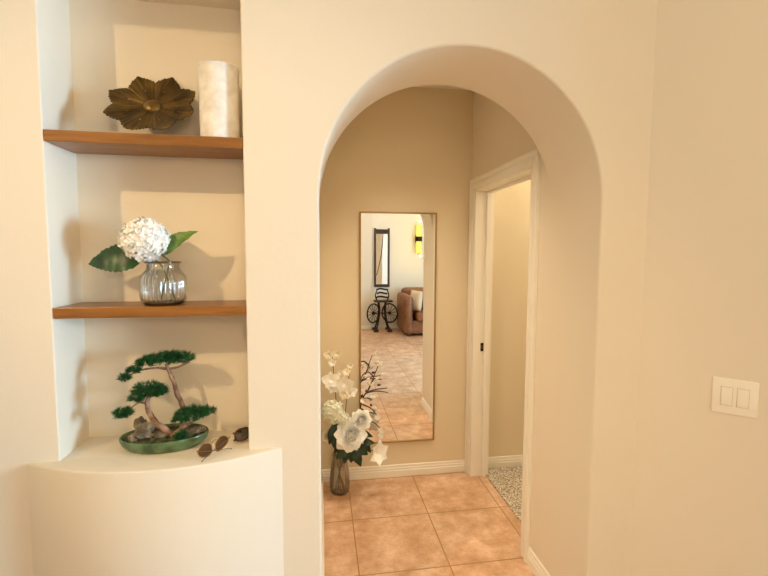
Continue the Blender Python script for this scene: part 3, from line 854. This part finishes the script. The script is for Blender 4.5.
# tall narrow framed mirror on the back wall
def tall_mirror():
    Yk = YW+.03
    a = mir(374.3, 229, Yk); b = mir(389.5, 287, Yk)
    x0, x1, z1, z0 = a.x, b.x, a.z, b.z
    root = thing('narrow_mirror', 'tall narrow dark wood framed mirror reflected in the hall mirror', 'mirror', ((x0+x1)/2, YW, z0))
    bm = bmesh.new(); t = .040
    box(bm, x0, x0+t, YW, YW+.04, z0, z1+.02, .004); box(bm, x1-t, x1, YW, YW+.04, z0, z1+.02, .004)
    obj('post', bm, M['darkwood'], root, smooth=False)
    bm = bmesh.new(); box(bm, x0+t, x1-t, YW+.004, YW+.034, z1-.10, z1-.005, .004); obj('top_rail', bm, M['darkwood'], root, smooth=False)
    bm = bmesh.new(); box(bm, x0+t, x1-t, YW+.004, YW+.034, z0, z0+.06, .004); obj('bottom_rail', bm, M['darkwood'], root, smooth=False)
    bm = bmesh.new(); box(bm, x0+t, x1-t, YW+.002, YW+.012, z0+.06, z1-.10); obj('mirror_glass', bm, M['mirror'], root, smooth=False)
    bm = bmesh.new()
    tube(bm, [(x0+.19, YW+.03, z1-.06, .006), (x0+.165, YW+.034, z1-.45, .006), (x0+.10, YW+.034, z1-.8, .006), (x0+.05, YW+.034, z1-.98, .006)], 8)
    obj('cord', bm, M['twig'], root)
tall_mirror()
def wheel_stand():
    Yc = YW+.30
    c = mir(382, 331, Yc); cx = c.x
    root = thing('wheel_stand', 'dark ironwork stand with two spoked wheels below the narrow mirror in the reflection', 'plant stand', (cx, Yc, 0))
    for s in (-1, 1):
        wc = Vector((cx+s*.17 - .01, Yc, .375)); R = .185
        bm = bmesh.new(); ax_t = math.radians(40)*s
        dx, dy = math.cos(ax_t), math.sin(ax_t)
        tube(bm, [(wc.x+R*math.cos(2*PI*k/40)*dx, wc.y+R*math.cos(2*PI*k/40)*dy, wc.z+R*1.05*math.sin(2*PI*k/40), .016) for k in range(40)], 8, closed=True)
        wh = obj('wheel', bm, M['iron'], root)
        for k in range(6):
            a = PI*k/6 + .2; bm = bmesh.new()
            tube(bm, [(wc.x-R*math.cos(a)*dx, wc.y-R*math.cos(a)*dy, wc.z-R*math.sin(a), .005), (wc.x+R*math.cos(a)*dx, wc.y+R*math.cos(a)*dy, wc.z+R*math.sin(a), .005)], 6, sm=1)
            obj('spoke', bm, M['iron'], wh)
        bm = bmesh.new(); lathe(bm, [(.001, -.02), (.028, -.02), (.034, 0), (.028, .02), (.001, .02)], 0, 0, 0, 16)
        bm.transform(Matrix.Translation(wc) @ Matrix.Rotation(ax_t, 4, 'Z') @ Matrix.Rotation(PI/2, 4, 'X')); obj('hub', bm, M['iron'], wh)
    bm = bmesh.new(); tube(bm, [(cx-.18, Yc, .375, .011), (cx+.16, Yc, .375, .011)], 8, sm=1); obj('axle', bm, M['iron'], root)
    for sx, sy2 in ((-1, -1), (-1, 1), (1, -1), (1, 1)):
        bm = bmesh.new()
        tube(bm, [(cx+sx*.075, Yc+sy2*.05, .615, .016), (cx+sx*.06, Yc+sy2*.06, .42, .018), (cx+sx*.09, Yc+sy2*.09, .2, .015), (cx+sx*.14, Yc+sy2*.12, .03, .018)], 8)
        obj('leg', bm, M['iron'], root)
        bm = bmesh.new(); box(bm, cx+sx*.14-.05, cx+sx*.14+.05, Yc+sy2*.12-.04, Yc+sy2*.12+.04, 0, .055, .012); obj('foot', bm, M['darkwood'], root)
    bm = bmesh.new(); box(bm, cx-.17, cx+.21, Yc-.12, Yc+.12, .61, .645, .008); obj('platform', bm, M['darkwood'], root, smooth=False)
    bm = bmesh.new()
    for z, w in ((.70, .13), (.78, .11), (.86, .12)):
        tube(bm, [(cx-w, Yc, z, .016), (cx-w*.4, Yc, z+.025, .018), (cx+w*.4, Yc, z+.01, .018), (cx+w, Yc, z, .016)], 8)
    for sx in (-1, 1): tube(bm, [(cx+sx*.10, Yc, .63, .016), (cx+sx*.14, Yc, .74, .013), (cx+sx*.10, Yc, .88, .013)], 8)
    obj('scrollwork', bm, M['iron'], root)
wheel_stand()
def sofa():
    ybk, yfr = YW+.10, YW+1.00
    a = mir(404.3, 300, YW+.95); x0 = a.x; x1 = x0+2.0
    root = thing('leather_sofa', 'brown leather sofa seen in the hall mirror, its arm beside the wheeled stand', 'sofa', ((x0+x1)/2, (ybk+yfr)/2, 0))
    def b(n, *a_, bev=.05, m_='leather'):
        bm = bmesh.new(); box(bm, *a_, bev, seg=4); return obj(n, bm, M[m_], root)
    b('base', x0+.03, x1-.03, ybk+.02, yfr-.04, .05, .30, bev=.02)
    b('arm', x0, x0+.17, ybk, yfr, .04, .80, bev=.075); b('arm', x1-.24, x1, ybk, yfr, .04, .80, bev=.10)
    b('backrest', x0+.08, x1-.08, ybk, ybk+.28, .25, .90, bev=.09)
    for k in range(2):
        w = (x1-x0-.50)/2; b('seat_cushion', x0+.25+k*w, x0+.25+(k+1)*w-.01, ybk+.26, yfr+.02, .29, .47, bev=.05)
        b('back_cushion', x0+.25+k*w, x0+.25+(k+1)*w-.01, ybk+.20, ybk+.42, .46, .86, bev=.08)
    for sx in (x0+.08, x1-.14):
        for yy in (ybk+.08, yfr-.14): b('foot', sx, sx+.06, yy, yy+.06, 0, .055, bev=.006, m_='darkwood')
    def cushion(label, cx, cyy, cz, w, h, t, rx, rz, mname):
        bm = bmesh.new(); n = 14; vs = {}
        for side in (1, -1):
            for i in range(n+1):
                for j in range(n+1):
                    u, v = i/n*2-1, j/n*2-1; th = t*((1-u**4)*(1-v**4))**.5
                    if th < 1e-6 and side < 0: vs[(side, i, j)] = vs[(1, i, j)]; continue
                    k = 1-.06*(1-abs(u*v))*(abs(u)+abs(v))*.5
                    vs[(side, i, j)] = bm.verts.new((u*w*k, side*th, v*h*k))
        for side in (1, -1):
            for i in range(n):
                for j in range(n): bm.faces.new([vs[(side, i, j)], vs[(side, i+1, j)], vs[(side, i+1, j+1)], vs[(side, i, j+1)]])
        bm.transform(Matrix.Translation((cx, cyy, cz)) @ Matrix.Rotation(rz, 4, 'Z') @ Matrix.Rotation(rx, 4, 'X'))
        o = obj('throw_pillow', bm, M[mname]); tag(o, label, 'pillow', 'pillows on the leather sofa')
    cushion('cream throw pillow against the sofa arm in the mirror reflection', x0+.275, ybk+.66, .475+.205, .17, .20, .06, .12, math.radians(62), 'pillow_l')
    cushion('dark throw pillow behind the cream pillow on the reflected sofa', x0+.50, ybk+.60, .475+.205, .19, .20, .06, .25, 0, 'pillow_d')
sofa()
def sconce():
    c = mir(418.5, 239, YW+.08)
    root = thing('wall_sconce', 'lit up-and-down wall sconce with dark band, glowing yellow in the mirror', 'lamp', (c.x, YW, c.z))
    bm = bmesh.new(); box(bm, c.x-.05, c.x+.05, YW, YW+.02, c.z-.08, c.z+.08, .004); obj('back_plate', bm, M['bronze_hw'], root)
    bm = bmesh.new(); lathe(bm, [(.001, -.05), (.075, -.05), (.075, .05), (.001, .05)], c.x, YW+.095, c.z, 32); obj('band', bm, M['bronze_hw'], root)
    for s, n in ((1, 'upper'), (-1, 'lower')):
        bm = bmesh.new(); lathe(bm, [(.001, s*.05), (.052, s*.05), (.052, s*.30), (.046, s*.30), (.046, s*.06), (.001, s*.06)], c.x, YW+.095, c.z, 32)
        obj('glass_shade', bm, M['lampglow'], root)
    for s in (1, -1):
        ld = bpy.data.lights.new('sconce_bulb', 'POINT'); ld.energy = LIGHT['sconce']; ld.color = (1, .70, .10); ld.shadow_soft_size = .01
        lo = bpy.data.objects.new('sconce_bulb', ld); COL.objects.link(lo); lo.location = (c.x, YW+.24, c.z+s*.36)
sconce()

# ------------------------------------------------------------------ lights
def lamp(kind, name, loc, energy, col, **kw):
    ld = bpy.data.lights.new(name, kind); ld.energy = energy; ld.color = col
    for k, v in kw.items(): setattr(ld, k, v)
    o = bpy.data.objects.new(name, ld); COL.objects.link(o); o.location = loc; return o
WARM = (1.0, .74, .44)
DAY = (.45, .74, 1.0)
cans = [(-2.73, -.875, LIGHT['can0'], .045, 'recessed ceiling light over the left of the room'), (.5, -.6, LIGHT['fillcan1'], .09, 'added unseen ceiling fill light above the middle of the room'),
        (2.2, -1.9, LIGHT['fillcan2'], .09, 'added unseen ceiling fill light near the sofa')]  # the middle and sofa lights are added for general fill, out of view
for (x, y, e, rad, lb) in cans:
    r = thing('ceiling_light', lb, 'lamp', (x, y, CEIL), 0, 'recessed ceiling lights')
    bm = bmesh.new(); lathe(bm, [(.070, 0), (.095, 0), (.093, -.008), (.070, -.012), (.070, 0)], x, y, CEIL, 40); obj('trim_ring', bm, M['trim'], r)
    bm = bmesh.new(); lathe(bm, [(.001, -.002), (.069, -.002), (.069, -.006), (.001, -.006)], x, y, CEIL, 40); obj('lens', bm, M['canglow'], r)
    acc = x < -2                      # the accent light is turned towards the niche
    o = lamp('SPOT', 'downlight', (x, y, CEIL-.02), e*4, (1.0, .71, .37) if acc else WARM, spot_size=math.radians(35 if acc else 165), spot_blend=1.0 if acc else .6, shadow_soft_size=rad)
    if acc: o.rotation_euler = (Vector((-.12, 1.55, 1.5))-o.location).to_track_quat('-Z', 'Y').to_euler()
r = thing('ceiling_light', 'added unseen ceiling light that brightens the hall behind the arch', 'lamp', (.53, 2.38, 2.76), 0, 'recessed ceiling lights')
bm = bmesh.new(); lathe(bm, [(.070, 0), (.095, 0), (.093, -.008), (.070, -.012), (.070, 0)], .53, 2.38, 2.763, 40); obj('trim_ring', bm, M['trim'], r)
bm = bmesh.new(); lathe(bm, [(.001, -.002), (.069, -.002), (.069, -.006), (.001, -.006)], .53, 2.38, 2.763, 40); obj('lens', bm, M['canglow'], r)
lamp('SPOT', 'downlight', (.53, 2.38, 2.74), LIGHT['hallfill']*4, (1.0, .88, .68), spot_size=math.radians(88), spot_blend=1.0, shadow_soft_size=.06)  # added downlight above the view, brightens the hall floor and lower walls
# globe lamp added for broad fill light, out of view behind the photographer
PXX, PYY, PZZ = .35, -1.25, 2.15
r = thing('fill_globe_lamp', 'added globe fill lamp on a thin rod, unseen behind the photographer', 'lamp', (PXX, PYY, CEIL))
bm = bmesh.new(); lathe(bm, [(.001, 0), (.06, 0), (.06, -.02), (.02, -.035), (.001, -.035)], PXX, PYY, CEIL, 32); obj('canopy', bm, M['bronze_hw'], r)
bm = bmesh.new(); tube(bm, [(PXX, PYY, CEIL-.03, .006), (PXX, PYY, PZZ+.17, .006)], 8, sm=1); obj('rod', bm, M['bronze_hw'], r)
bm = bmesh.new(); lathe(bm, [(.001, .03), (.05, .03), (.06, 0), (.001, 0)], PXX, PYY, PZZ+.150, 32); obj('cap', bm, M['bronze_hw'], r)
bm = bmesh.new(); bmesh.ops.create_uvsphere(bm, u_segments=32, v_segments=20, radius=.16); bm.transform(Matrix.Translation((PXX, PYY, PZZ)))
obj('globe', bm, emit_mat('globe_fill_glow', (1.0, .74, .46), LIGHT['globefill']), r)
# daylight through the right window
o = lamp('AREA', 'window_daylight', (XR+.14, (WY0+WY1)/2, (WZ0+WZ1)/2), LIGHT['winr'], DAY, shape='RECTANGLE', size=WZ1-WZ0-.1, size_y=WY1-WY0-.1)
o.rotation_euler = (0, PI/2, 0)
# area lamp added outside the window, aimed so daylight reaches the niche
src = Vector((XR+1.9, -.45, 1.75)); tgt = Vector((-.6, 1.6, 1.45))
o = lamp('AREA', 'niche_daylight', src, LIGHT['win'], DAY, shape='RECTANGLE', size=1.1, size_y=1.0)
o.rotation_euler = (tgt-src).to_track_quat('-Z', 'Y').to_euler()
o = lamp('AREA', 'window_daylight', (XL-.14, (LY0+LY1)/2, (LZ0+LZ1)/2), LIGHT['fillwinl'], DAY, shape='RECTANGLE', size=LZ1-LZ0-.1, size_y=LY1-LY0-.1)  # fill daylight for the added left window
o.rotation_euler = (0, -PI/2, 0)
# added point light without a fixture, brightens the carpeted room
lamp('POINT', 'room_fill', (2.4, 2.4, 2.5), LIGHT['room'], (1, .96, .82), shadow_soft_size=.12)

wd = bpy.data.worlds.new('world'); sc.world = wd; wd.use_nodes = True
bg = wd.node_tree.nodes['Background']; sky = wd.node_tree.nodes.new('ShaderNodeTexSky'); sky.sky_type = 'HOSEK_WILKIE'
wd.node_tree.links.new(sky.outputs['Color'], bg.inputs['Color']); bg.inputs['Strength'].default_value = LIGHT['sky']

sc.view_settings.view_transform = 'Standard'; sc.view_settings.look = 'None'; sc.view_settings.gamma = 1
sc.view_settings.use_curve_mapping = False; sc.view_settings.exposure = -0.17
sc.cycles.max_bounces = 10; sc.cycles.transparent_max_bounces = 24; sc.cycles.diffuse_bounces = 6
sc.cycles.sample_clamp_indirect = 6
sc.cycles.use_denoising = True
